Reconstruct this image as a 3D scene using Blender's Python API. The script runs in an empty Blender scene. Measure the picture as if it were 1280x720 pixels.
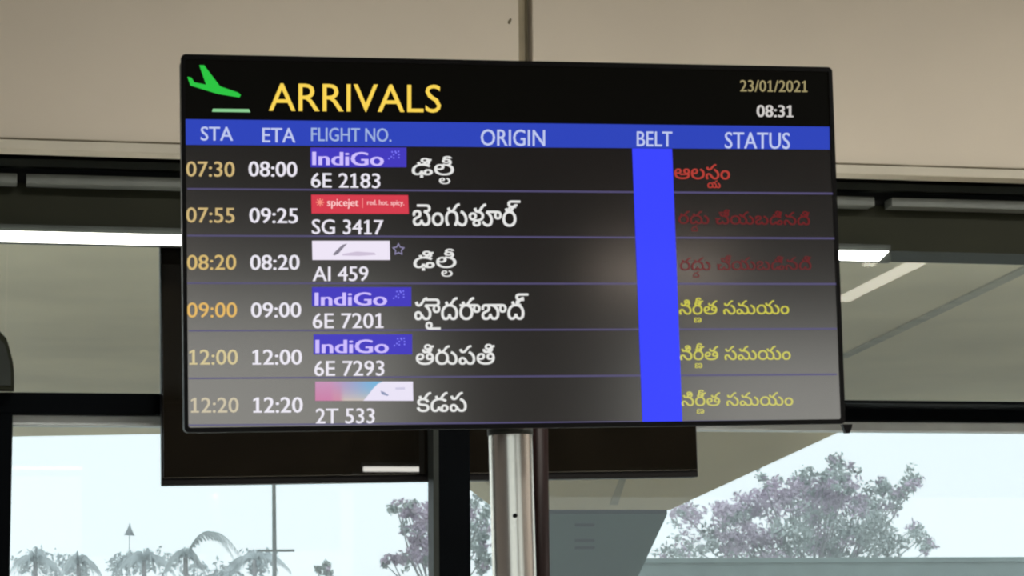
import bpy, bmesh, math, random
from mathutils import Vector, Matrix
from mathutils.geometry import delaunay_2d_cdt
random.seed(7)
R = math.radians
sc = bpy.context.scene
col = sc.collection

# ------------------------------------------------------------------ camera
FPX = 3000.0
YAW, PITCH, ROLL = R(11.5), R(8.0), R(0.53)
CAM = Vector((0, 0, 1.6))
FW = Vector((math.sin(YAW)*math.cos(PITCH), math.cos(YAW)*math.cos(PITCH), math.sin(PITCH)))
R0 = Vector((math.cos(YAW), -math.sin(YAW), 0)); U0 = R0.cross(FW)
RT = R0*math.cos(ROLL) - U0*math.sin(ROLL); UP = U0*math.cos(ROLL) + R0*math.sin(ROLL)
cam = bpy.data.cameras.new('camera'); cam.lens = FPX/1280*36; cam.sensor_width = 36; cam.clip_end = 500
co = bpy.data.objects.new('camera', cam); col.objects.link(co); sc.camera = co
mm = Matrix((RT, UP, -FW)).transposed().to_4x4(); mm.translation = CAM; co.matrix_world = mm
# ------------------------------------------------------------------ world, exposure
w = bpy.data.worlds.new('overcast_sky'); sc.world = w; w.use_nodes = True
bg = w.node_tree.nodes['Background']; bg.inputs[0].default_value = (0.84, 0.965, 1.0, 1); bg.inputs[1].default_value = 1.54
sc.view_settings.view_transform = 'Standard'; sc.view_settings.look = 'None'
sc.view_settings.exposure = 0; sc.view_settings.gamma = 1; sc.view_settings.use_curve_mapping = False
sc.cycles.filter_width = 2.4
sc.cycles.max_bounces = 8; sc.cycles.transparent_max_bounces = 12
FILL_LIGHT = 58        # added ceiling fill panels
BATTEN_LIGHT = 9.0       # led batten under the window head
PENDANT_LIGHT = 4.5
STREAK_LIGHT = 13.0

def ray(x, y): return FW + RT*((x-640)/FPX) - UP*((y-360)/FPX)
def at(x, y, Y): d = ray(x, y); return CAM + d*(Y/d.y)          # point at depth Y seen at photo pixel
def on_z(x, y, z): d = ray(x, y); return CAM + d*((z-CAM.z)/d.z)

# ------------------------------------------------------------------ materials
def lin(c): return tuple(((v/255)/12.92 if v/255 <= .04045 else ((v/255+.055)/1.055)**2.4) for v in c)
def mat(name, base, rough=.5, metal=0, spec=.5, emis=None, es=1.0, noise=0, nscale=6, bump=0, ior=1.5, stretch=(1,1,1)):
    m = bpy.data.materials.new(name); m.use_nodes = True; nt = m.node_tree; p = nt.nodes['Principled BSDF']
    p.inputs['Base Color'].default_value = (*base, 1); p.inputs['Roughness'].default_value = rough
    p.inputs['Metallic'].default_value = metal; p.inputs['Specular IOR Level'].default_value = spec; p.inputs['IOR'].default_value = ior
    if emis: p.inputs['Emission Color'].default_value = (*emis, 1); p.inputs['Emission Strength'].default_value = es
    if noise or bump:
        tc = nt.nodes.new('ShaderNodeTexCoord'); mp = nt.nodes.new('ShaderNodeMapping'); n = nt.nodes.new('ShaderNodeTexNoise')
        mp.inputs['Scale'].default_value = stretch
        n.inputs['Scale'].default_value = nscale; n.inputs['Detail'].default_value = 4
        nt.links.new(tc.outputs['Object'], mp.inputs[0]); nt.links.new(mp.outputs[0], n.inputs['Vector'])
        if noise:
            cr = nt.nodes.new('ShaderNodeValToRGB')
            cr.color_ramp.elements[0].position = .3; cr.color_ramp.elements[1].position = .7
            cr.color_ramp.elements[0].color = (*[max(0, v*(1-noise)) for v in base], 1)
            cr.color_ramp.elements[1].color = (*[min(1, v*(1+noise)) for v in base], 1)
            nt.links.new(n.outputs['Fac'], cr.inputs[0]); nt.links.new(cr.outputs[0], p.inputs['Base Color'])
        if bump:
            b = nt.nodes.new('ShaderNodeBump'); b.inputs['Strength'].default_value = bump; b.inputs['Distance'].default_value = .01
            nt.links.new(n.outputs['Fac'], b.inputs['Height']); nt.links.new(b.outputs[0], p.inputs['Normal'])
    return m
M = {}
M['fascia'] = mat('beige_panel', (.62, .56, .46), .6, noise=.04, nscale=1.5)
M['lip'] = mat('pale_lip', (.52, .49, .40), .6, noise=.08, nscale=5)
M['joint'] = mat('joint_filler', (.17, .145, .09), .8, noise=.2, nscale=9)
M['black'] = mat('black_metal', (.005, .0055, .005), .5, spec=.15, noise=.2)
M['olive'] = mat('dark_olive_metal', (.017, .019, .010), .6, spec=.15, noise=.15, nscale=3)
M['navy'] = mat('dark_navy_metal', (.0012, .002, .003), .6, spec=.04, noise=.2)
M['alu'] = mat('grey_aluminium', (.13, .145, .135), .5, spec=.3, noise=.1)
M['alud'] = mat('dark_grey_aluminium', (.03, .036, .032), .5, spec=.2, noise=.2)
M['frame'] = mat('light_grey_frame', (.62, .67, .68), .5, noise=.1)
M['acrylic'] = mat('black_gloss_acrylic', (.011, .009, .006), .012, spec=1.0, ior=1.7, noise=.2)
M['case'] = mat('black_plastic', (.004, .003, .003), .45, spec=.2, noise=.2)
M['steel'] = mat('brushed_steel', (.96, .88, .77), .26, metal=1, noise=.05, nscale=30, stretch=(1, 1, .05))
M['maroon'] = mat('dark_maroon_paint', (.008, .002, .0015), .5, spec=.1, noise=.2)
M['floor'] = mat('polished_floor', (.5, .45, .38), .25, noise=.1, nscale=2)
M['ceil'] = mat('dark_ceiling', (.035, .033, .03), .8, noise=.1)
M['wall'] = mat('hall_wall', (.05, .046, .04), .8, noise=.1)
M['side'] = mat('side_wall', (.62, .58, .60), .8, noise=.1)
M['pillar'] = mat('dark_pillar', (.03, .027, .024), .6, noise=.1)
M['concrete'] = mat('concrete', (.72, .62, .43), .85, noise=.10, nscale=.35, bump=.2)
M['joint_d'] = mat('concrete_joint', (.42, .38, .28), .9, noise=.2, nscale=2)
M['pier'] = mat('green_grey_pier', (.06, .10, .075), .8, noise=.12, nscale=.8, bump=.2)
M['marks'] = mat('pier_marks', (.004, .005, .005), .8, noise=.1)
M['ground'] = mat('pale_ground', (.58, .57, .53), .9, noise=.15, nscale=.2)
M['parapet'] = mat('grey_wall', (.22, .28, .27), .85, noise=.15, nscale=1)
M['leaf_lilac'] = mat('lilac_grey_leaves', (.64, .55, .66), .8, noise=.3, nscale=1.2)
M['leaf_green'] = mat('grey_green_leaves', (.48, .54, .53), .8, noise=.3, nscale=1.2)
M['leaf_palm'] = mat('palm_leaves', (.52, .58, .60), .8, noise=.25, nscale=1.5)
M['bark'] = mat('bark', (.45, .45, .47), .9, noise=.2, nscale=4)
M['postgrey'] = mat('grey_post', (.42, .46, .49), .6, noise=.1)
M['led'] = mat('led_white', (.9, .9, .85), .5, emis=(1, .97, .88), es=BATTEN_LIGHT)
M['led2'] = mat('led_pendant', (.9, .9, .85), .5, emis=(1, .97, .9), es=PENDANT_LIGHT)
M['led3'] = mat('led_cove', (.9, .9, .85), .5, emis=(1, .92, .78), es=STREAK_LIGHT)
M['fill_light'] = mat('fill_panel', (.9, .9, .85), .5, emis=(1, .95, .87), es=FILL_LIGHT)
# glass: clear, thin, fresnel reflection plus a little dust
g = bpy.data.materials.new('window_glass'); g.use_nodes = True; nt = g.node_tree; nt.nodes.clear()
o_ = nt.nodes.new('ShaderNodeOutputMaterial'); tr = nt.nodes.new('ShaderNodeBsdfTransparent'); gl = nt.nodes.new('ShaderNodeBsdfGlossy')
tr.inputs[0].default_value = (.985, .995, .99, 1); gl.inputs['Roughness'].default_value = 0
fr = nt.nodes.new('ShaderNodeFresnel'); fr.inputs[0].default_value = 1.33; mx = nt.nodes.new('ShaderNodeMixShader')
nt.links.new(fr.outputs[0], mx.inputs[0]); nt.links.new(tr.outputs[0], mx.inputs[1]); nt.links.new(gl.outputs[0], mx.inputs[2]); nt.links.new(mx.outputs[0], o_.inputs[0])
M['glass'] = g
SCREEN = dict(rough=.14, spec=1.0, ior=2.0)
M['screen'] = mat('lcd_screen', (.006, .005, .005), SCREEN['rough'], spec=SCREEN['spec'], ior=SCREEN['ior'], emis=lin((12, 10, 10)), es=1)
M['screen'].node_tree.nodes['Principled BSDF'].inputs['Specular Tint'].default_value = (1, .86, .77, 1)
M['headscreen'] = mat('lcd_header_black', (.002, .002, .002), .3, spec=.1, emis=lin((6, 5, 3)), es=1)
_px = {}
def px(c, soft=.5):
    """lit lcd pixels of one colour"""
    if c not in _px: _px[c] = mat('lcd_%d_%d_%d' % c, (.004, .004, .004), SCREEN['rough'], spec=soft, emis=lin(c), es=1)
    return _px[c]

# ------------------------------------------------------------------ mesh helpers
class MB:
    def __init__(s): s.bm = bmesh.new()
    def box(s, a, b, bev=0, mtx=None):
        a, b = Vector(a), Vector(b); vs = []
        for z in (a.z, b.z):
            for x, y in ((a.x, a.y), (b.x, a.y), (b.x, b.y), (a.x, b.y)): vs.append(s.bm.verts.new((x, y, z)))
        fs = [s.bm.faces.new([vs[i] for i in f]) for f in ((3, 2, 1, 0), (4, 5, 6, 7), (0, 1, 5, 4), (1, 2, 6, 5), (2, 3, 7, 6), (3, 0, 4, 7))]
        if bev: 
            es = list({e for f in fs for e in f.edges}); r = bmesh.ops.bevel(s.bm, geom=es, offset=bev, segments=2, affect='EDGES', profile=.5)
        if mtx: 
            for v in (s.bm.verts if bev else vs): v.co = mtx @ v.co
        return s
    def poly(s, pts, depth=None):
        """polygon, or prism when depth vector given"""
        vs = [s.bm.verts.new(p) for p in pts]; s.bm.faces.new(vs)
        if depth:
            d = Vector(depth); us = [s.bm.verts.new(Vector(p)+d) for p in pts]; s.bm.faces.new(us[::-1])
            n = len(vs)
            for i in range(n): s.bm.faces.new((vs[i], us[i], us[(i+1) % n], vs[(i+1) % n]))
        return s
    def tube(s, pts, rads, n=8, cap=True):
        pts = [Vector(p) for p in pts]
        if not hasattr(rads, '__len__'): rads = [rads]*len(pts)
        rings = []
        for i, p in enumerate(pts):
            d = (pts[min(i+1, len(pts)-1)] - pts[max(i-1, 0)]).normalized()
            u = d.cross(Vector((0, 1, 0)) if abs(d.y) < .9 else Vector((1, 0, 0))).normalized(); v = d.cross(u)
            rings.append([s.bm.verts.new(p + (u*math.cos(2*math.pi*k/n) + v*math.sin(2*math.pi*k/n))*rads[i]) for k in range(n)])
        for a, b in zip(rings, rings[1:]):
            for k in range(n):
                f = s.bm.faces.new((a[k], a[(k+1) % n], b[(k+1) % n], b[k])); f.smooth = True
        if cap: s.bm.faces.new(rings[0][::-1]); s.bm.faces.new(rings[-1])
        return s
    def build(s, name, m, parent=None, fix=True):
        if fix: bmesh.ops.recalc_face_normals(s.bm, faces=s.bm.faces)
        me = bpy.data.meshes.new(name); s.bm.to_mesh(me); s.bm.free(); me.materials.append(m)
        o = bpy.data.objects.new(name, me); col.objects.link(o)
        if parent: o.parent = parent
        return o
def tag(o, label=None, cat=None, group=None, kind=None):
    if label: o['label'] = label
    if cat: o['category'] = cat
    if group: o['group'] = group
    if kind: o['kind'] = kind
    return o
def empty(name, loc=(0, 0, 0)):
    o = bpy.data.objects.new(name, None); o.location = loc; col.objects.link(o); o.empty_display_size = .1; return o
def world_child(mb, name, m, parent):
    """mesh written in world coordinates put under an unrotated empty"""
    bmesh.ops.translate(mb.bm, verts=mb.bm.verts, vec=-parent.location); return mb.build(name, m, parent)

# ------------------------------------------------------------------ hall shell
X0, X1, YB, YF, ZC = -9.0, 15.0, -12.0, 8.0, 4.2
tag(MB().box((X0, YB, -.15), (X1, YF+.1, 0)).build('floor', M['floor']), kind='structure')
tag(MB().box((X0, YB, ZC), (X1, YF+.1, ZC+.15)).build('ceiling', M['ceil']), kind='structure')
tag(MB().box((X0-.15, YB, 0), (X0, YF, ZC)).build('wall_left', M['side']), kind='structure')
tag(MB().box((X1, YB, 0), (X1+.15, YF, ZC)).build('wall_right', M['side']), kind='structure')
# back wall; added daylight openings around a pillar shape screen and pole glare
wb = tag(MB().box((X0, YB-.2, 0), (X1, YB, .5)).box((X0, YB-.2, 3.35), (X1, YB, ZC)).box((X0, YB-.2, .5), (-8.0, YB, 3.35))
         .box((3.8, YB-.2, .5), (6.0, YB, 3.35)).box((14.3, YB-.2, .5), (X1, YB, 3.35)).box((6.0, YB-.2, 3.12), (14.3, YB, 3.35)).build('wall_back', M['wall']), kind='structure')

# ------------------------------------------------------------------ front: fascia, window head, glazing
def z_at(y, Y, x=0): return at(x, y, Y).z
Yp = 7.40
zl = z_at(172, Yp); zj = at(657, 40, Yp)
wf = tag(MB().box((X0, Yp+.07, zl-.01), (X1, YF+.1, ZC)).build('wall_front', M['joint']), kind='structure')
xj = at(657, 40, Yp).x
for a, b in ((X0+.01, xj-.022), (xj+.022, X1-.01)):
    MB().box((a, Yp, zl), (b, Yp+.075, ZC-.005), .004).build('panel', M['fascia'], wf)
MB().box((xj-.021, Yp+.03, zl), (xj+.004, Yp+.072, ZC-.005)).build('joint_strip', mat('joint_strip', (.30, .26, .18), .8, noise=.15), wf)
sp = at(637, 27, Yp)
ch = MB().poly([(sp.x-.006, Yp-.0015, sp.z-.006), (sp.x+.001, Yp-.0015, sp.z-.009), (sp.x+.007, Yp-.0015, sp.z+.007), (sp.x+.003, Yp-.0015, sp.z+.012), (sp.x-.005, Yp-.0015, sp.z+.002)], (0, .003, 0)).build('chip', M['joint'], wf)
t1 = tag(MB().box((X0, Yp-.025, z_at(186, Yp-.025)), (X1, Yp+.06, z_at(173.5, Yp-.025)), .003).build('trim_1', M['lip']), kind='structure')
# dark channel under the fascia
HB = z_at(302, 8.08)
win = MB().box((X0, 7.637, HB), (X1, YF+.1, z_at(228, 7.62))).box((X0, 7.60, z_at(288, 7.60)), (X1, 7.6365, z_at(228, 7.62))).build('window_1', M['olive']); tag(win, kind='structure')
MB().box((X0, 7.60, z_at(228, 7.60)), (X1, YF+.1, z_at(186, 7.60)+.06)).build('channel', M['black'], win)
zc0, zc1 = z_at(207, 7.56), z_at(197, 7.56)
MB().box((X0, 7.56, zc0), (X1, 7.61, zc1), .002).build('channel_rib', M['alud'], win)
za, zb = z_at(228, 7.53), z_at(216, 7.53)
g1, g2 = at(27, 222, 7.53).x, at(1104, 243, 7.53).x
for a, b in ((X0, g1-.014), (g1+.014, g2-.03), (g2+.03, X1)):
    MB().box((a, 7.53, za), (b, 7.61, zb), .003).build('track_strip', M['alu'], win)
zt0, zt1 = z_at(517, 7.92), z_at(490, 7.92)
mull = [-6.2, -3.2, at(3, 600, 7.9).x, 4.3, 7.3, 10.3, 13.3]
W2 = .028
MB().box((X0, 7.92, zt0), (X1, 8.08, zt1), .004).build('transom', M['navy'], win)
MB().box((X0, 7.97, z_at(531, 7.97)), (X1, 8.05, zt0), .003).build('pane_frame', M['frame'], win)
MB().box((X0, 7.92, 0), (X1, 8.08, .12), .004).build('sill', M['navy'], win)
for x in mull: MB().box((x-W2, 7.90, .12), (x+W2, 8.10, zt0), .004).build('mullion', M['navy'], win)
xs = [X0] + mull + [X1]
for a, b in zip(xs, xs[1:]):
    if a == 4.3: continue
    a2 = a + (W2 if a != X0 else 0); b2 = b - (W2 if b != X1 else 0)
    MB().box((a2, 8.0, .12), (b2, 8.012, zt0-.03)).build('pane', M['glass'], win)
    if a < 3 < b: b = 2.47
    MB().box((a+.002, 8.0, zt1), (b-.002, 8.012, HB)).build('pane', M['glass'], win)

# upper right pane set forward as an added sash to mirror the ceiling strips
MB().box((2.52, 7.72, zt1-.02), (7.3, 7.728, HB)).build('pane', M['glass'], win)
MB().box((2.47, 7.70, zt1-.03), (7.3, 7.92, zt1-.02)).build('added_sash_rail', M['navy'], win)
MB().box((2.47, 7.70, zt1-.02), (2.52, 8.08, HB), .003).build('added_sash_stile', M['navy'], win)
# vertical steel post in front of the window
p0, p1 = at(543, 620, 7.64), at(588, 620, 7.64)
post = empty('steel_post', ((p0.x+p1.x)/2, 7.69, 0))
tag(post, 'black square steel post between the sky and the chrome pole, rising behind the display', 'post')
world_child(MB().box((p0.x, 7.64, .012), (p1.x, 7.74, HB-.002), .004), 'shaft', M['navy'], post)
world_child(MB().box((p0.x-.004, 7.636, .012), (p0.x+.014, 7.742, HB-.003), .001), 'edge_strip', M['alud'], post)
world_child(MB().box((p0.x-.06, 7.58, 0), (p1.x+.06, 7.745, .012), .001), 'base_plate', M['navy'], post)

# black panel box hung behind the post
c0, c1 = at(203, 606, 7.76), at(876, 595.5, 7.76)
ang = math.atan2(c1.z-c0.z, c1.x-c0.x); wbx = (c1-c0).length; hb = HB - c1.z - .003
bx = empty('black_sign_box', c0 + Vector((0, .03, 0)))
tag(bx, 'large black glossy box panel hanging in front of the window, behind the arrivals display', 'panel')
rot = Matrix.Rotation(-ang, 4, 'Y')
o = MB().box((0, 0, 0), (wbx, .07, hb), .004).build('case', M['case'], bx); o.rotation_euler = (0, -ang, 0)
o = MB().box((.004, -.012, .022), (wbx-.004, -.0005, hb-.005), .002).build('front_sheet', M['acrylic'], bx); o.rotation_euler = (0, -ang, 0)

# rounded bracket on the left mullion
b0 = at(4, 489, 7.86)
br = empty('rounded_bracket', (mull[2], 7.86, zt1))
tag(br, 'dark rounded bracket standing on the transom at the left edge of the photo', 'bracket')
prof = [(.031, 0), (.031, .03), (.030, .06), (.026, .09), (.018, .12), (.011, .145), (.004, .165), (-.02, .19), (-.06, .19), (-.06, 0)]
MB().poly([(x, -.03, z) for x, z in prof], (0, .07, 0)).build('plate', M['olive'], br)
MB().poly([(x*.8-.004, -.036, z*.8+.012) for x, z in prof], (0, .008, 0)).build('cover', M['alud'], br)

# led batten under the window head
le = at(1111, 312, 7.557).x
lz1 = z_at(288, 7.57); lz0 = z_at(303, 7.57)
bat = empty('led_batten', (1.0, 7.60, lz1))
tag(bat, 'long bright white strip light fixed under the dark window head, passing behind the display', 'lamp')
world_child(MB().poly([(-4.5, 7.557, lz0+.002), (le-.035, 7.557, lz0+.002), (le, 7.557, lz1-.004), (-4.5, 7.557, lz1-.004)], (0, .010, 0)), 'diffuser', M['led'], bat)
world_child(MB().box((-4.52, 7.568, lz0), (le+.012, 7.5995, lz1+.02)), 'back_plate', M['alud'], bat)

# ------------------------------------------------------------------ lamps of the hall (strips seen as reflections in the panes; fill panels added)
def pendant(name, xa, xb, Y, z, label):
    e = empty(name, ((xa+xb)/2, Y, z)); tag(e, label, 'lamp', 'pendant strip lights of the hall')
    world_child(MB().box((xa, Y-.018, z-.03), (xb, Y+.018, z), .003), 'diffuser', M['led2'], e)
    world_child(MB().box((xa-.01, Y-.022, z), (xb+.01, Y+.022, z+.03), .003), 'housing', M['case'], e)
    for xx in (xa+.1, xb-.1): world_child(MB().tube([(xx, Y, z+.03), (xx, Y, ZC)], .002, 6), 'cable', M['alud'], e)
for a, b, y, zz_, gy, lab in ((-40, 200, 585, 3.0, 8.0, 'strip light mirrored as a faint line on the left window'),
                              (456, 541, 585.5, 2.6, 7.738, 'strip light mirrored as a short bright line on the black box')):
    pa, pb = on_z(a, y, zz_-.015), on_z(b, y, zz_-.015)
    pendant('pendant_light', pa.x, pb.x, 2*gy-(pa.y+pb.y)/2, zz_, lab)
def cove(a, b, wd, label):
    zz = ZC-.05; pa, pb = on_z(*a, zz), on_z(*b, zz); pa.y = 15.44-pa.y; pb.y = 15.44-pb.y
    d = (pb-pa).normalized(); n = Vector((-d.y, d.x, 0))*wd/2
    e = empty('ceiling_strip_light', (pa+pb)/2); tag(e, label, 'lamp')
    world_child(MB().poly([pa-n, pb-n, pb+n, pa+n], (0, 0, .02)), 'diffuser', M['led3'], e)
    world_child(MB().poly([p+Vector((0, 0, .02)) for p in (pa-n*1.2, pb-n*1.2, pb+n*1.2, pa+n*1.2)], (0, 0, .03)), 'housing', M['case'], e)
cove((1052, 377), (1188, 309), .13, 'ceiling strip light mirrored as the long slanting streak right of the display')
cove((1084, 333), (1126, 309), .08, 'ceiling strip light mirrored as the short slanting streak beside the batten end')
k = 0
for x, y, s in ((1.0, 4.4, 'left'), (4.5, 4.4, 'right'), (8.0, 4.4, 'far right'), (4.5, 1.9, 'near right'), (8.0, 1.9, 'near far right'), (11.2, 4.4, 'rightmost')):  # unseen panels added to brighten the fascia and the hall
    e = empty('ceiling_fill_light', (x, y, ZC)); tag(e, 'added unseen fill panel in the hall ceiling, ' + s + ' of the group', 'lamp', 'added ceiling fill lights')
    MB().box((-.45, -.3, -.02), (.45, .3, -.006)).build('diffuser', M['fill_light'], e)
    MB().box((-.48, -.33, -.012), (.48, .33, 0)).build('frame', M['alu'], e)

# ------------------------------------------------------------------ arrivals display
PQ = (0.88825303, 4.28567644, 2.29858915, 0.01603616, 0.03153829, 0.02155701)
DW, DH = 1.24, 0.68324328
a_, t_, r_ = PQ[3:]
ex = Vector((math.cos(a_), math.sin(a_), 0)); nn = Vector((math.sin(a_), -math.cos(a_), 0)); ez = Vector((0, 0, 1))*math.cos(t_) + nn*math.sin(t_)
EX = ex*math.cos(r_) + ez*math.sin(r_); EZ = ez*math.cos(r_) - ex*math.sin(r_); EY = EZ.cross(EX)    # EY points away from the viewer
DC = Vector(PQ[:3])
disp = empty('flight_display', DC)
disp.matrix_world = Matrix.Translation(DC) @ Matrix((EX, EY, EZ)).transposed().to_4x4()
tag(disp, 'large black arrivals flight information display on a chrome pole', 'screen')
def S(x, y):
    """photo pixel -> coordinates on the face of the display"""
    d = ray(x, y); t = (DC-CAM).dot(EY)/d.dot(EY); p = CAM + d*t - DC; return p.dot(EX), p.dot(EZ)
def rrect(w, h, r, n=5):
    pts = []
    for cx, cz, a0 in ((w/2-r, h/2-r, 0), (-w/2+r, h/2-r, 90), (-w/2+r, -h/2+r, 180), (w/2-r, -h/2+r, 270)):
        for i in range(n+1): a = R(a0+90*i/n); pts.append((cx+r*math.cos(a), cz+r*math.sin(a)))
    return pts
out = rrect(DW, DH, .009); inn = rrect(DW-.015, DH-.018, .004)
MB().poly([(x, .004, z) for x, z in rrect(DW-.004, DH-.004, .009)], (0, .05, 0)).build('housing', M['case'], disp)
MB().poly([(x*.8, .054, z*.75) for x, z in rrect(DW, DH, .03)], (0, .018, 0)).build('rear_cover', M['case'], disp)
b = MB(); n = len(out)
F = [b.bm.verts.new((x, -.003, z)) for x, z in out]; G = [b.bm.verts.new((x, -.003, z)) for x, z in inn]
F2 = [b.bm.verts.new((x, .0045, z)) for x, z in out]; G2 = [b.bm.verts.new((x, .0005, z)) for x, z in inn]
for i in range(n):
    j = (i+1) % n
    b.bm.faces.new((F[i], F[j], G[j], G[i])); b.bm.faces.new((F[i], F2[i], F2[j], F[j])); b.bm.faces.new((G[i], G[j], G2[j], G2[i]))
b.build('bezel', M['case'], disp)
MB().poly([(x, .0002, z) for x, z in rrect(DW-.012, DH-.012, .004)], (0, .003, 0)).build('screen', M['screen'], disp)
sx, sz = S(1061, 538)
MB().poly([(sx-.004, .006, sz-.005), (sx+.004, .006, sz-.005), (sx+.009, .006, sz+.006), (sx+.010, .006, sz+.012), (sx-.010, .006, sz+.012)], (0, .012, 0)).build('corner_sensor', M['case'], disp)

L_BG, L_BAND, L_TXT, L_TOP = -.0003, -.0006, -.0010, -.0013
def quad(name, pts, m, lay, parent=None, label=None):
    ob = MB().poly([(S(x, y)[0], lay, S(x, y)[1]) for x, y in pts][::-1]).build(name, m, parent or disp, fix=False)
    if label: ob['label'] = label
    return ob
# header, bands, lines
ix, iz = DW/2-.0075, DH/2-.009
hz = S(232, 149)[1]; hz2 = S(1037, 159)[1]
MB().poly([(-ix, L_BG, hz), (ix, L_BG, hz2), (ix, L_BG, iz), (-ix, L_BG, iz)]).build('header_area', M['headscreen'], disp, fix=False)
quad('column_header_band', [(232, 149), (1036.5, 158.5), (1037, 187), (232, 181)], px((46, 68, 186)), L_BAND, label='blue band with the column headings')
rows = [(236, 242), (294.5, 298), (354, 355), (413.5, 411), (473, 468), (531.5, 525.5)]
for a, b2 in rows:
    xl = 236 if a > 400 else 234
    quad('row_line', [(xl, a-1), (1046, b2-1.2), (1046, b2+1.2), (xl, a+1)], px((84, 78, 116)), L_BAND)
quad('belt_column', [(790, 185.5), (840, 186), (852.8, 528), (803, 528.5)], px((60, 70, 255), .1), L_BAND-.0003, label='solid blue empty column under BELT')

# ---- lettering built from the built-in font, filled contour by contour
_cache = {}; dg = None
def contours(ch):
    """outlines of one character: list of (outer, [holes])"""
    if ch in _cache: return _cache[ch]
    cu = bpy.data.curves.new('t', 'FONT'); cu.body = ch; cu.fill_mode = 'NONE'; cu.resolution_u = 3
    ob = bpy.data.objects.new('t', cu); col.objects.link(ob)
    me = ob.to_mesh(); vs = [Vector((v.co.x, v.co.y)) for v in me.vertices]
    adj = {}
    for e in me.edges:
        adj.setdefault(e.vertices[0], []).append(e.vertices[1]); adj.setdefault(e.vertices[1], []).append(e.vertices[0])
    loops, seen = [], set()
    for s in adj:
        if s in seen: continue
        lp, prev, cur = [], None, s
        while cur not in seen:
            seen.add(cur); lp.append(cur); nx = [q for q in adj[cur] if q != prev and q not in seen]
            if not nx: break
            prev, cur = cur, nx[0]
        # keep the stored direction
        if len(lp) > 2:
            d = {e.vertices[0]: e.vertices[1] for e in me.edges}
            if d.get(lp[0]) != lp[1] and d.get(lp[1]) == lp[0]: lp = lp[::-1]
            loops.append([vs[i] for i in lp])
    ob.to_mesh_clear(); bpy.data.objects.remove(ob); bpy.data.curves.remove(cu)
    # triangulate the outlines, keep what the non-zero winding rule fills
    pts, eds = [], []
    for l in loops:
        b0 = len(pts); pts += l; eds += [(b0+i, b0+(i+1) % len(l)) for i in range(len(l))]
    res = ([], [])
    if pts:
        vo, _, fo, _, _, _ = delaunay_2d_cdt(pts, eds, [], 0, 1e-6)
        def wn(p):
            w_ = 0
            for l in loops:
                for i in range(len(l)):
                    p1, p2 = l[i], l[(i+1) % len(l)]
                    if p1.y <= p.y < p2.y or p2.y <= p.y < p1.y:
                        if p1.x+(p.y-p1.y)*(p2.x-p1.x)/(p2.y-p1.y) > p.x: w_ += 1 if p2.y > p1.y else -1
            return w_
        res = ([Vector((v.x, v.y)) for v in vo], [tuple(f) for f in fo if wn((vo[f[0]]+vo[f[1]]+vo[f[2]])/3) != 0])
    if ch == '1' and res[0]:            # the sign's figure one has a flag and a foot
        v, f = res; xa, xb = min(p.x for p in v), max(p.x for p in v); yb_, yt = min(p.y for p in v), max(p.y for p in v); t = (xb-xa)
        for q in ([(xa-.12, yt-.17), (xa-.12, yt-.17+t*.9), (xb-t*.3, yt), (xa, yt-.10)], [(xa-.12, yb_), (xb+.12, yb_), (xb+.12, yb_+t*.8), (xa-.12, yb_+t*.8)]):
            b0 = len(v); v += [Vector(p) for p in q]; f += [(b0, b0+1, b0+2), (b0, b0+2, b0+3)]
    _cache[ch] = res; return res
def xmax(s):
    cu = bpy.data.curves.new('t', 'FONT'); cu.body = s; ob = bpy.data.objects.new('t', cu); col.objects.link(ob)
    me = ob.to_mesh(); m = max(v.co.x for v in me.vertices); ob.to_mesh_clear(); bpy.data.objects.remove(ob); bpy.data.curves.remove(cu); return m
BAR = xmax('|')
def layout(s, extra=()):
    """list of (contours, scale, dx, dy); extra = (index, char, scale, dx, dy) signs tucked under letter index"""
    items, cur = [], []
    for i, ch in enumerate(s):
        cx = xmax(s[:i]+'|')-BAR if i else 0.0
        cur.append(cx)
        if ch != ' ': items.append((contours(ch), 1.0, cx, 0.0))
    for i, ch, sc_, dx, dy in extra: items.append((contours(ch), sc_, cur[i]+dx, dy))
    return items
def lettering(name, s, bb, color, extra=(), parent=None, lay=L_TXT, label=None, bold=0.0, soft=.5):
    items = layout(s, extra); V, T = [], []
    for cs, k, dx, dy in items:
        base = len(V); V += [(p.x*k+dx, p.y*k+dy) for p in cs[0]]; T += [tuple(base+i for i in t) for t in cs[1]]
    x0, x1 = min(v[0] for v in V), max(v[0] for v in V); y0, y1 = min(v[1] for v in V), max(v[1] for v in V)
    ax, ay, bx_, by = bb; sl = 0
    me = bpy.data.meshes.new(name); P = []
    for u, v in V:
        fx, fy = (u-x0)/(x1-x0), (v-y0)/(y1-y0)
        p = S(ax+(bx_-ax)*fx, by+(ay-by)*fy + (bx_-ax)*(fx-.5)*(.010 if (ay+by)/2 < 300 else -.004)); P.append((p[0], lay, p[1]))
    F_ = []
    for t in T:
        (x_0, z_0), (x_1, z_1), (x_2, z_2) = [(P[i][0], P[i][2]) for i in t]
        ar = (x_1-x_0)*(z_2-z_0)-(x_2-x_0)*(z_1-z_0)
        if abs(ar) > 1e-12: F_.append(t if ar > 0 else t[::-1])
    NV = len(P); PP = list(P); FF = list(F_)
    if bold:
        for k, (ox, oz) in enumerate(((bold, 0), (-bold, 0))):
            b0 = len(PP); PP += [(p[0]+ox, p[1]+.00003*(k+1), p[2]+oz) for p in P]; FF += [tuple(i+b0 for i in t) for t in F_]
    me.from_pydata(PP, [], FF); me.materials.append(px(color, soft)); ob = bpy.data.objects.new(name, me); col.objects.link(ob); ob.parent = parent or disp
    if label: ob['label'] = label
    return ob

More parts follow.
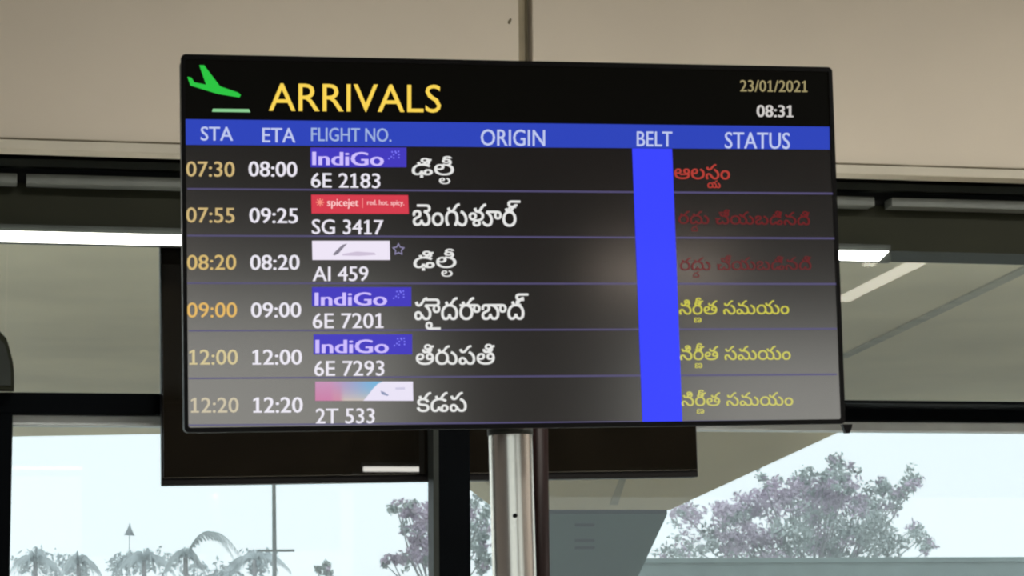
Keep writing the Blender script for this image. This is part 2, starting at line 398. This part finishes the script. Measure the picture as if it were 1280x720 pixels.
lettering('title_text', 'ARRIVALS', (336, 105, 551, 140), (250, 212, 84), label='yellow ARRIVALS title', bold=.0001)
lettering('date_text', '23/01/2021', (925, 100.5, 1009, 115), (158, 146, 104), bold=.0003)
lettering('clock_text', '08:31', (946, 131.5, 991, 146.5), (206, 202, 198), bold=.0008)
for s, bb in (('STA', (251, 158.5, 291, 176)), ('ETA', (328, 160, 369, 178)), ('FLIGHT NO.', (389, 160, 489, 177)), ('ORIGIN', (601, 162, 681, 182.5)), ('BELT', (796, 164.5, 840, 183)), ('STATUS', (906, 165.5, 987, 186))):
    lettering('column_heading', s, bb, (190, 200, 238) if s != 'FLIGHT NO.' else (158, 178, 222), bold=.0004)
YEL = (206, 180, 122); WH = (232, 228, 238)
for s, c, bb in (('07:30', YEL, (233, 202, 293, 221)), ('07:55', YEL, (233, 259.5, 293, 278.5)), ('08:20', (212, 182, 112), (234, 318.5, 295, 337.5)), ('09:00', (224, 178, 92), (234, 378, 296, 397)),
                 ('12:00', (208, 192, 142), (237, 437, 297, 456)), ('12:20', (200, 188, 160), (239, 497, 298, 516))):
    lettering('scheduled_time', s, bb, c, bold=.0004)
for s, bb in (('08:00', (311, 202, 371, 221)), ('09:25', (312, 260, 372, 279)), ('08:20', (313, 318.5, 374, 337.5)), ('09:00', (314, 378, 376, 397)), ('12:00', (316, 437, 377, 456)), ('12:20', (317, 496.5, 378, 516))):
    lettering('expected_time', s, bb, WH, bold=.0007)
for s, bb in (('6E 2183', (389, 216.5, 475, 235)), ('SG 3417', (390, 274.5, 479, 293)), ('AI 459', (391, 333, 460, 351.5)), ('6E 7201', (391, 391.5, 479, 410.5)), ('6E 7293', (393, 451, 480, 470)), ('2T 533', (395, 510.5, 468, 529.5))):
    lettering('flight_number', s, bb, WH, bold=.0005)
# places of origin (Telugu); the small extras are the below-base consonants
SUBLA = lambda i, dx=.18, dy=-.40: (i, 'ల', .55, dx, dy)
ORI = [('ఢిలీ', (515, 195, 567, 230), (SUBLA(2),)), ('బెంగుళూర్', (516, 250, 650, 283), ()), ('ఢిలీ', (517, 311, 570, 346), (SUBLA(2),)),
       ('హైదరాబాద్', (518, 367, 660, 412), ()), ('తిరుపతి', (520, 430, 618, 456), ()), ('కడప', (521, 490, 583, 515), ())]
for s, bb, exx in ORI: lettering('origin_text', s, bb, (228, 228, 226), exx, bold=.0005)
STAT = [('ఆలసం', (843, 205, 912, 235), (178, 62, 52), ((2, 'య', .5, .1, -.42),)),
        ('రదు చేయబడినది', (848, 262, 1012, 290), (104, 30, 32), ((1, 'ద', .5, .1, -.42),)),
        ('రదు చేయబడినది', (850, 319, 1014, 347), (98, 32, 34), ((1, 'ద', .5, .1, -.42),)),
        ('నిరీత సమయం', (849, 372, 986, 403), (200, 194, 72), ((2, 'ణ', .5, .1, -.42),)),
        ('నిరీత సమయం', (850, 429, 988, 460), (200, 195, 86), ((2, 'ణ', .5, .1, -.42),)),
        ('నిరీత సమయం', (852, 487, 991, 517), (200, 195, 96), ((2, 'ణ', .5, .1, -.42),))]
for s, bb, c, exx in STAT: lettering('status_text', s, bb, c, exx, bold=.0004)
# aeroplane pictogram
pl = quad('landing_plane_icon', [(234, 96), (239, 97), (243, 103), (257.5, 106), (249, 81.5), (255, 81.5), (275, 108), (298, 116), (301, 119), (299, 122), (272, 117.5), (238, 107)], px((44, 196, 66)), L_TXT, label='green landing aeroplane pictogram')
quad('runway_line', [(266, 136), (311, 136.5), (313, 140.5), (265, 139.8)], px((140, 205, 146)), L_TXT, label='pale green line under the aeroplane')
# airline banners
def banner(pts, c, label): return quad('airline_banner', pts, px(c, .2), L_BAND-.0002, label=label)
for (x0, y0, x1, y1), tb in (((388, 184.5, 508, 209), (391, 190, 479, 207)), ((390, 359, 514, 383), (394, 365.5, 483, 382)), ((392, 418, 515, 443), (395, 424.5, 485, 441.5))):
    bn = banner([(x0, y0), (x1, y0), (x1, y1), (x0, y1)], (68, 58, 190), 'violet blue airline banner with a wide wordmark')
    lettering('wordmark', 'IndiGo', tb, (206, 190, 255), parent=bn, bold=.0012, soft=.1)
    # dotted arrow
    dots = MB(); cx, cy = x1-16, y0+9
    for dx, dy in ((-6, 5), (-3, 2.5), (0, 4), (0, 0), (3, -2.5), (6, -4), (2, -4), (-2, -3.5), (6.5, 0), (6.5, 3.5)):
        u, v = S(cx+dx, cy+dy); dots.poly([(u+.0016*math.cos(k*math.pi/3), L_TXT, v+.0016*math.sin(k*math.pi/3)) for k in range(6)])
    dots.build('dotted_arrow', px((126, 122, 248)), bn, fix=False)
bn = banner([(389, 243.5), (510, 244), (511, 267.5), (389.5, 267)], (214, 62, 78), 'red airline banner with pale lettering')
lettering('wordmark', 'spicejet', (409, 249, 448, 261), (255, 205, 205), parent=bn, bold=.0003)
lettering('tagline', 'red. hot. spicy.', (459, 250, 505, 258.5), (250, 190, 190), parent=bn, bold=.0003)
quad('divider', [(452.5, 248), (453.7, 248), (453.7, 260), (452.5, 260)], px((240, 130, 130)), L_TXT, bn)
st = MB(); u, v = S(400, 253)
for k in range(4):
    a = R(45*k); st.poly([(u+.0075*math.cos(a)+.0009*math.cos(a+1.57), L_TXT-.00003*k, v+.0075*math.sin(a)+.0009*math.sin(a+1.57)), (u-.0075*math.cos(a)+.0009*math.cos(a+1.57), L_TXT-.00003*k, v-.0075*math.sin(a)+.0009*math.sin(a+1.57)),
                          (u-.0075*math.cos(a)-.0009*math.cos(a+1.57), L_TXT-.00003*k, v-.0075*math.sin(a)-.0009*math.sin(a+1.57)), (u+.0075*math.cos(a)-.0009*math.cos(a+1.57), L_TXT-.00003*k, v+.0075*math.sin(a)-.0009*math.sin(a+1.57))])
st.build('sparkle_mark', px((250, 150, 130)), bn, fix=False)
bn = banner([(390, 301), (487, 301), (487.5, 325), (390.5, 325)], (238, 230, 246), 'white airline banner with a grey swoosh')
quad('swoosh', [(416, 318), (421, 312.5), (428, 306), (434, 304.5), (429, 310), (423, 317), (418, 319.5)], px((132, 126, 140)), L_TXT, bn)
quad('small_print', [(428, 317.5), (446, 314.5), (468, 316), (470, 318.5), (450, 320), (428, 319.5)], px((205, 192, 214)), L_TXT, bn)
su, sv = S(498, 312); sb = MB()
P5 = [(.0125*math.cos(R(90+36*k))*(1 if k % 2 == 0 else .55), .0125*math.sin(R(90+36*k))*(1 if k % 2 == 0 else .55)) for k in range(10)]
for k in range(10):
    a, b3 = P5[k], P5[(k+1) % 10]; q = .66
    sb.poly([(su+a[0], L_TXT, sv+a[1]), (su+a[0]*q, L_TXT, sv+a[1]*q), (su+b3[0]*q, L_TXT, sv+b3[1]*q), (su+b3[0], L_TXT, sv+b3[1])][::-1])
o = sb.build('star_mark', px((140, 134, 168)), disp, fix=False); o['label'] = 'grey outlined star beside the white banner'
# gradient banner (row 6)
gm = bpy.data.materials.new('banner_gradient'); gm.use_nodes = True; nt = gm.node_tree; p = nt.nodes['Principled BSDF']
p.inputs['Base Color'].default_value = (0, 0, 0, 1); p.inputs['Roughness'].default_value = .34; p.inputs['Specular IOR Level'].default_value = .2
at_ = nt.nodes.new('ShaderNodeAttribute'); at_.attribute_name = 'print'; nt.links.new(at_.outputs['Color'], p.inputs['Emission Color']); p.inputs['Emission Strength'].default_value = 1
NX, NY = 20, 6; V = []; F_ = []; C_ = []
def mixc(a, b, t): t = max(0, min(1, t)); return tuple(a[i]*(1-t)+b[i]*t for i in range(3))
for j in range(NY+1):
    for i in range(NX+1):
        fx, fy = i/NX, j/NY; u, v = S(394+122*fx, 477+24*fy); V.append((u, L_BAND-.0002, v))
        c = mixc((200, 150, 185), (120, 180, 220), (fx-.15)*2.2); c = mixc(c, (210, 195, 180), fy*fy*(.9 if fx > .15 else 0)); c = mixc(c, (205, 120, 160), fy*.7*(fx < .3))
        C_.append((*lin(c), 1))
for j in range(NY):
    for i in range(NX): q = j*(NX+1)+i; F_.append((q, q+NX+1, q+NX+2, q+1))
me = bpy.data.meshes.new('airline_banner'); me.from_pydata(V, [], F_); me.materials.append(gm)
ca = me.color_attributes.new('print', 'FLOAT_COLOR', 'POINT')
for i, c in enumerate(C_): ca.data[i].color = c
bn = bpy.data.objects.new('airline_banner', me); col.objects.link(bn); bn.parent = disp; bn['label'] = 'pink, blue and white airline banner'
quad('white_field', [(454, 501), (460, 494), (466, 486), (472, 480), (478, 477), (516, 477), (516.5, 501)], px((234, 228, 246), .1), L_TXT, bn)
quad('plane_mark', [(475.5, 488.5), (480, 490), (486, 494), (484, 495), (477, 493)], px((140, 148, 180)), L_TOP, bn)
quad('small_print', [(494, 484.5), (506, 484), (506, 487), (494, 487)], px((205, 200, 225)), L_TOP, bn)

# ------------------------------------------------------------------ chrome pole, conduit
pt, pb = at(637.8, 545, 4.43), at(642.5, 712, 4.43)
rad = 27.3/FPX*(pt-CAM).length
dx = (pb.x-pt.x)/(pb.z-pt.z)
ptop = Vector((pt.x+dx*(2.24-pt.z), 4.43, 2.24)); pbot = Vector((pt.x+dx*(0-pt.z), 4.43, 0.012))
pole = empty('display_pole', (pbot.x, 4.43, 0))
tag(pole, 'shiny chrome steel pole carrying the arrivals display from the floor', 'pole')
def pp(z): return ptop + (pbot-ptop)*((ptop.z-z)/(ptop.z-pbot.z))
world_child(MB().tube([pp(2.24), pp(2.0), pp(1.0), pp(.012)], rad, 48), 'tube', M['steel'], pole)
world_child(MB().tube([Vector((pbot.x, 4.43, 0)), Vector((pbot.x, 4.43, .012))], .075, 48), 'base_plate', M['steel'], pole)
zz = at(640, 543, 4.43).z
world_child(MB().tube([pp(zz+.012), pp(zz-.002)], rad+.002, 48), 'collar', M['alud'], pole)
sc_p = at(644, 644.5, 4.385)
world_child(MB().tube([Vector((sc_p.x, 4.43-rad-.004, sc_p.z)), Vector((sc_p.x, 4.43-rad+.003, sc_p.z))], .0042, 12), 'screw', M['case'], pole)
zm = 2.13
world_child(MB().box((pt.x-.12, 4.375, zm-.08), (pt.x+.12, 4.389, zm+.08), .002), 'mount_plate', M['case'], pole)
q0, q1 = at(668, 600, 4.56), at(685.5, 600, 4.56)
cr_ = (q1.x-q0.x)/2+.002
cd = empty('cable_conduit', (q1.x-cr_-.004, 4.56, 0)); tag(cd, 'slim dark maroon pipe close beside the chrome pole on its right', 'pipe')
cdb = at(687, 712, 4.56).x-cr_; cdt = at(685, 560, 4.56).x-cr_; zb_, zt_ = at(687, 712, 4.56).z, at(685, 560, 4.56).z
sl = (cdt-cdb)/(zt_-zb_)
cd.location.x = cdb+sl*(0-zb_)
world_child(MB().tube([(cdb+sl*(.01-zb_), 4.56, .01), (cdb+sl*(2.2-zb_), 4.56, 2.2)], cr_, 20), 'pipe', M['maroon'], cd)
world_child(MB().tube([(cd.location.x, 4.56, 0), (cd.location.x, 4.56, .01)], cr_*1.3, 20), 'foot', M['maroon'], cd)

# ------------------------------------------------------------------ outside
tag(MB().box((-160, 8.12, -.4), (220, 260, -.12)).build('ground', M['ground']), kind='structure')
tag(MB().box((-160, -120, -.4), (220, -12.3, -.12)).build('ground_behind', M['ground']), kind='structure')
ZD = 6.5
dl, dr = on_z(-60, 547, ZD), on_z(1320, 524, ZD); dd = (dr-dl)/(dr.x-dl.x)
def far(x): return dl + dd*(x-dl.x)
A, B = far(-6), far(31)
YN = 27
ov = empty('overpass', (at(745, 640, 58).x, 58, -.12)); tag(ov, 'broad concrete overpass whose underside and hammerhead pier fill the window', 'overpass')
world_child(MB().poly([(-6, YN, ZD), (31, YN, ZD), B, A], (0, 0, .8)), 'deck', M['concrete'], ov)
# soffit joint strips
def soff(x, y): return on_z(x, y, ZD)
for (a, b2) in (((1052, 446), (1330, 312)),):
    pa, pb2 = soff(*a), soff(*b2); d = (pb2-pa).normalized(); nrm = Vector((-d.y, d.x, 0))*.10
    world_child(MB().poly([pa-nrm, pb2-nrm, pb2+nrm, pa+nrm], (0, 0, -.03)), 'joint_strip', M['joint_d'], ov)
YPR = 57.0
def W(x, y, Y=YPR): return at(x, y, Y)
zt = ZD
def cap_pt(x, y): return W(x, y)
cr1, cr2 = W(838, 637), W(1062, 534); cl1 = W(652, 637)
sl_ = (cr2.x-cr1.x)/(cr2.z-cr1.z)
xr_top = cr1.x + sl_*(zt-cr1.z); xl_top = cl1.x - .6*sl_*(zt-cl1.z)
world_child(MB().poly([(cl1.x, YPR, cl1.z), (cr1.x, YPR, cr1.z), (xr_top, YPR, zt), (xl_top, YPR, zt)], (0, 2.4, 0)), 'pier_cap', M['concrete'], ov)
pb_l, pb_r = W(672, 716), W(801, 716)
sL = (pb_l.x-cl1.x)/(pb_l.z-cl1.z); sR = (pb_r.x-cr1.x)/(pb_r.z-cr1.z); zlow = 1.2; zk = cr1.z-.10
def L(z): return cl1.x+sL*(z-cl1.z)
def Rr(z): return cr1.x+sR*(z-cr1.z)
world_child(MB().poly([(L(zlow), YPR+.1, -.12), (Rr(zlow), YPR+.1, -.12), (Rr(zlow), YPR+.1, zlow), (Rr(zk), YPR+.1, zk), (L(zk), YPR+.1, zk), (L(zlow), YPR+.1, zlow)], (0, 2.2, 0)), 'pier', M['pier'], ov)
world_child(MB().box((L(zk)-.02, YPR+.2, zk), (Rr(zk)+.02, YPR+2.1, cl1.z+.001)), 'bearing_joint', M['marks'], ov)
a0 = [W(775, 596), W(783, 596), W(772, 631), (W(762, 631))]
world_child(MB().poly([Vector((p.x, YPR-.03, p.z)) for p in a0], (0, .06, 0)), 'slanting_patch', M['joint_d'], ov)  # darker slanting patch on the pier cap face
for yy in (656, 675.5, 684.5):
    m0, m1 = W(720, yy-1.8), W(744, yy+1.8)
    world_child(MB().box((m0.x, YPR+.06, m1.z), (m1.x, YPR+.12, m0.z)), 'vent_slot', M['marks'], ov)

# grey boundary wall right of the pier
wa, wz = at(800, 697, 66), at(1300, 698, 66)
bw = empty('boundary_wall', (wa.x, 66, -.12)); tag(bw, 'low grey-green boundary wall under the tree right of the pier', 'wall')
world_child(MB().box((wa.x, 66, -.12), (70, 66.3, wa.z-.15)), 'wall_body', M['parapet'], bw)
world_child(MB().box((wa.x-.05, 65.93, wa.z-.16), (70.05, 66.37, wa.z-.02), .01), 'coping', M['parapet'], bw)

# street pole on the left
sp0 = at(343, 690, 40)
po = empty('street_pole', (sp0.x, 40, -.12)); tag(po, 'thin grey street pole standing in front of the palms under the black box', 'pole')
world_child(MB().tube([(sp0.x-.02, 40, at(342, 570, 40).z), (sp0.x, 40, sp0.z), (sp0.x+.02, 40, -.12)], [.03, .036, .045], 10), 'shaft', M['postgrey'], po)
a5, a6 = at(322, 687, 40), at(368, 690, 40)
world_child(MB().box((a5.x, 39.95, a6.z+.005), (a6.x, 40.05, a5.z), .005), 'crossbar', M['postgrey'], po)
world_child(MB().tube([(sp0.x-.02, 40, at(342, 570, 40).z), (sp0.x-.5, 40, at(342, 562, 40).z)], .025, 8), 'arm', M['postgrey'], po)

def leaves(mb, c, rad, n, size, flat=.7):
    for _ in range(n):
        d = Vector((random.gauss(0, 1), random.gauss(0, 1), random.gauss(0, 1))).normalized()*(random.random()**.45)*rad
        p = c + Vector((d.x, d.y, d.z*flat)); s = size*random.uniform(.6, 1.4)
        u = Vector((random.gauss(0, 1), random.gauss(0, 1), random.gauss(0, 1))).normalized(); v = u.cross(Vector((random.gauss(0, 1), random.gauss(0, 1), random.gauss(0, 1)))).normalized()
        mb.bm.faces.new([mb.bm.verts.new(q) for q in (p-u*s, p-v*s*.42, p+u*s, p+v*s*.42)])
def tree(name, label, base, Y, blobs, group=None):
    """blobs: (x, y, radius px, leaves, 'l'|'g')"""
    root = empty(name, (at(*base, Y).x, Y, -.12)); tag(root, label, 'tree', group); k = Y/FPX*1.02
    st0 = Vector((root.location.x, Y, -.12)); fork = Vector((root.location.x, Y, 1.8))
    world_child(MB().tube([st0, (st0+fork)/2, fork], [.22, .18, .15], 10), 'trunk', M['bark'], root)
    lil, gre = MB(), MB()
    for x, y, r, n, c in blobs:
        jy = random.uniform(-1, 1)*1.4; p = at(x, y, Y+jy); rr = r*k
        for q in range(9):
            off = Vector([random.gauss(0, .6) for _ in range(3)])*rr
            leaves(lil if (c == 'l') != (random.random() < .15) else gre, p+off, rr*.8, int(n*.27)+1, .088)
        mid = fork.lerp(p, .5)+Vector((random.uniform(-.2, .2), 0, random.uniform(-.3, .1)))
        br_ = MB().tube([fork-Vector((0, 0, .1)), mid, p, p+(p-mid).normalized()*rr*.6], [.05, .03, .014, .006], 6)
        world_child(br_, 'branch', M['bark'], root)
    o1 = world_child(lil, 'foliage', M['leaf_lilac'], root); o1['kind'] = 'stuff'; o1['label'] = 'lilac-grey leaves'
    o2 = world_child(gre, 'foliage', M['leaf_green'], root); o2['kind'] = 'stuff'; o2['label'] = 'grey-green leaves'
    return root
bl = [(1045, 577, 12, 45, 'g'), (1052, 592, 13, 80, 'g'), (1030, 600, 16, 120, 'g'), (1005, 600, 14, 110, 'g'), (1060, 606, 13, 80, 'g'), (962, 604, 9, 45, 'g'), (953, 598, 6, 25, 'g'),
      (985, 615, 18, 190, 'l'), (1015, 622, 22, 260, 'l'), (1045, 630, 20, 220, 'l'), (1075, 622, 13, 90, 'l'), (1095, 607, 12, 55, 'g'), (1107, 616, 10, 50, 'g'), (1135, 604, 13, 70, 'g'), (1146, 600, 7, 30, 'g'), (1128, 620, 12, 60, 'g'),
      (1110, 632, 12, 60, 'g'), (1090, 640, 14, 110, 'g'), (955, 635, 22, 240, 'l'), (925, 640, 18, 170, 'l'), (895, 645, 17, 130, 'l'), (868, 648, 15, 90, 'l'), (850, 640, 10, 45, 'l'), (990, 650, 26, 330, 'g'), (1030, 655, 26, 330, 'g'),
      (1065, 660, 22, 240, 'g'), (1095, 665, 20, 160, 'g'), (1120, 676, 18, 100, 'g'), (1143, 660, 8, 35, 'g'), (1152, 673, 9, 45, 'g'), (1160, 688, 8, 40, 'g'), (955, 670, 24, 290, 'l'), (920, 672, 22, 220, 'l'), (888, 680, 20, 140, 'g'), (862, 682, 18, 80, 'l'),
      (985, 690, 26, 260, 'g'), (1025, 690, 24, 260, 'g'), (1070, 692, 22, 170, 'g'), (840, 690, 14, 70, 'g'), (940, 696, 22, 140, 'g'), (1110, 698, 18, 80, 'g')]
tree('leafy_tree', 'broad hazy lilac-grey tree rising above the wall right of the pier', (1010, 700), 71, bl)
bl = [(495, 632, 8, 35, 'g'), (508, 638, 9, 50, 'l'), (520, 630, 7, 30, 'g'), (515, 650, 9, 60, 'l'), (530, 645, 9, 60, 'l'), (540, 635, 7, 35, 'l'), (548, 650, 10, 60, 'l'), (522, 665, 11, 90, 'l'), (540, 670, 13, 130, 'l'), (505, 662, 6, 25, 'g'),
      (560, 660, 14, 120, 'l'), (580, 640, 14, 100, 'l'), (598, 628, 10, 60, 'g'), (600, 655, 12, 90, 'g'), (600, 680, 12, 100, 'g'), (530, 690, 14, 130, 'l'), (510, 697, 10, 60, 'l'), (490, 700, 8, 45, 'l'), (480, 704, 5, 20, 'g'), (550, 695, 14, 130, 'l'), (575, 690, 14, 120, 'g'), (600, 703, 12, 90, 'g')]
tree('leafy_tree', 'small sparse lilac-grey tree just left of the black steel post', (550, 700), 68, bl)
tree('low_shrub', 'tiny low shrub top between the palms and the sparse tree', (405, 712), 67, [(405, 709, 5, 25, 'g'), (398, 713, 4, 20, 'g'), (412, 714, 5, 20, 'g')])

# morning haze over the ground outside
hz_ = bpy.data.materials.new('haze'); hz_.use_nodes = True; nt = hz_.node_tree; nt.nodes.clear()
ho = nt.nodes.new('ShaderNodeOutputMaterial'); hv = nt.nodes.new('ShaderNodeVolumeScatter'); hv.inputs['Density'].default_value = .005
hv.inputs['Color'].default_value = (.97, 1, 1, 1); nt.links.new(hv.outputs[0], ho.inputs['Volume'])
tag(MB().box((-60, 9.5, -.1), (95, 110, 40)).build('haze', hz_), 'pale morning haze hanging over the ground outside the window', 'haze', kind='stuff')
# palms
def palm(x, y, Y, fr, label):
    c = at(x, y, Y); root = empty('palm', (c.x, Y, -.12)); tag(root, label, 'tree', None)
    world_child(MB().tube([(c.x, Y, -.12), (c.x+.05, Y, c.z*.5), (c.x, Y, c.z)], [.14, .10, .06], 8), 'trunk', M['bark'], root)
    k = Y/FPX
    for (dx, rise, drop) in fr:
        f = MB(); dy = random.uniform(-.5, .5)
        A_, P_ = c, c + Vector((dx*k, dy, -drop*k)); H = c + Vector((dx*k*.45, dy*.5, rise*k*1.9))
        pts = [A_*(1-t)**2 + H*2*t*(1-t) + P_*t*t for t in [i/10 for i in range(11)]]
        f.tube(pts, [.03*(1-i/12) for i in range(11)], 5)
        for i in range(1, 11):
            for s_ in (-1, 1):
                for h in (0, .5):
                    if i == 10 and h: continue
                    p = pts[i].lerp(pts[min(i+1, 10)], h); d = (pts[min(i+1, 10)]-pts[i-1]).normalized()
                    ln = .42*(1-abs(i-4)/9); tip = p + d*ln*.45 + Vector((0, s_*.25*ln*2, -ln*.75)); wv = d*.035
                    f.bm.faces.new([f.bm.verts.new(q) for q in (p-wv, tip, p+wv)])
        world_child(f, 'frond', M['leaf_palm'], root)
def fronds(n, ln, up):
    out_ = []
    for i in range(n):
        a = -1+2*(i+.5)/n + random.uniform(-.12, .12)
        out_.append((a*ln*random.uniform(.8, 1.15), up*(1.1-abs(a)*.5)*random.uniform(.7, 1.15), 4+abs(a)*16*random.uniform(.6, 1.3)))
    return out_
palm(44, 703, 70, fronds(9, 32, 20), 'hazy palm with arching fronds nearest the left edge of the window')
palm(98, 706, 69, fronds(8, 34, 17), 'hazy palm second from the left, between the leftmost palm and the conical treetop')
palm(180, 702, 70, fronds(9, 36, 19), 'hazy palm directly under the small conical treetop')
palm(232, 697, 67, [(56, 33, -2), (70, 34, 4)] + fronds(9, 34, 15), 'tallest hazy palm whose frond arches high toward the street pole')
palm(318, 700, 72, fronds(9, 44, 14), 'hazy palm just behind the thin street pole')
hg = empty('hedge', (at(190, 712, 73).x, 73, -.12)); tag(hg, 'ragged pale green hedge top between and behind the row of palms', 'hedge')
hm = MB()
for i in range(60):
    x = random.uniform(18, 345); leaves(hm, at(x, random.uniform(699, 722)-(6*math.sin(x/23)), 73+random.uniform(-.6, .6)), random.uniform(.25, .5), 26, .10)
o = world_child(hm, 'foliage', M['leaf_palm'], hg); o['kind'] = 'stuff'
world_child(MB().tube([(hg.location.x, 73, -.12), (hg.location.x, 73, 2.6)], [.08, .03], 8), 'stem', M['bark'], hg)
ct = at(162, 656, 80); cb = at(162, 668, 80)
cn = empty('conical_tree', (ct.x, 80, -.12)); tag(cn, 'small dark conical treetop poking up above the palms', 'tree')
cz = MB()
for i in range(6):
    z = cb.z+(ct.z-cb.z)*i/6; cz.tube([(ct.x, 80, z-.03), (ct.x+.01, 80, z+.10)], [.19*(1-i/6.3), .02], 9)
world_child(cz, 'crown', M['postgrey'], cn)
world_child(MB().tube([(ct.x, 80, -.12), (ct.x, 80, cb.z)], [.04, .012], 8), 'trunk', M['leaf_palm'], cn)
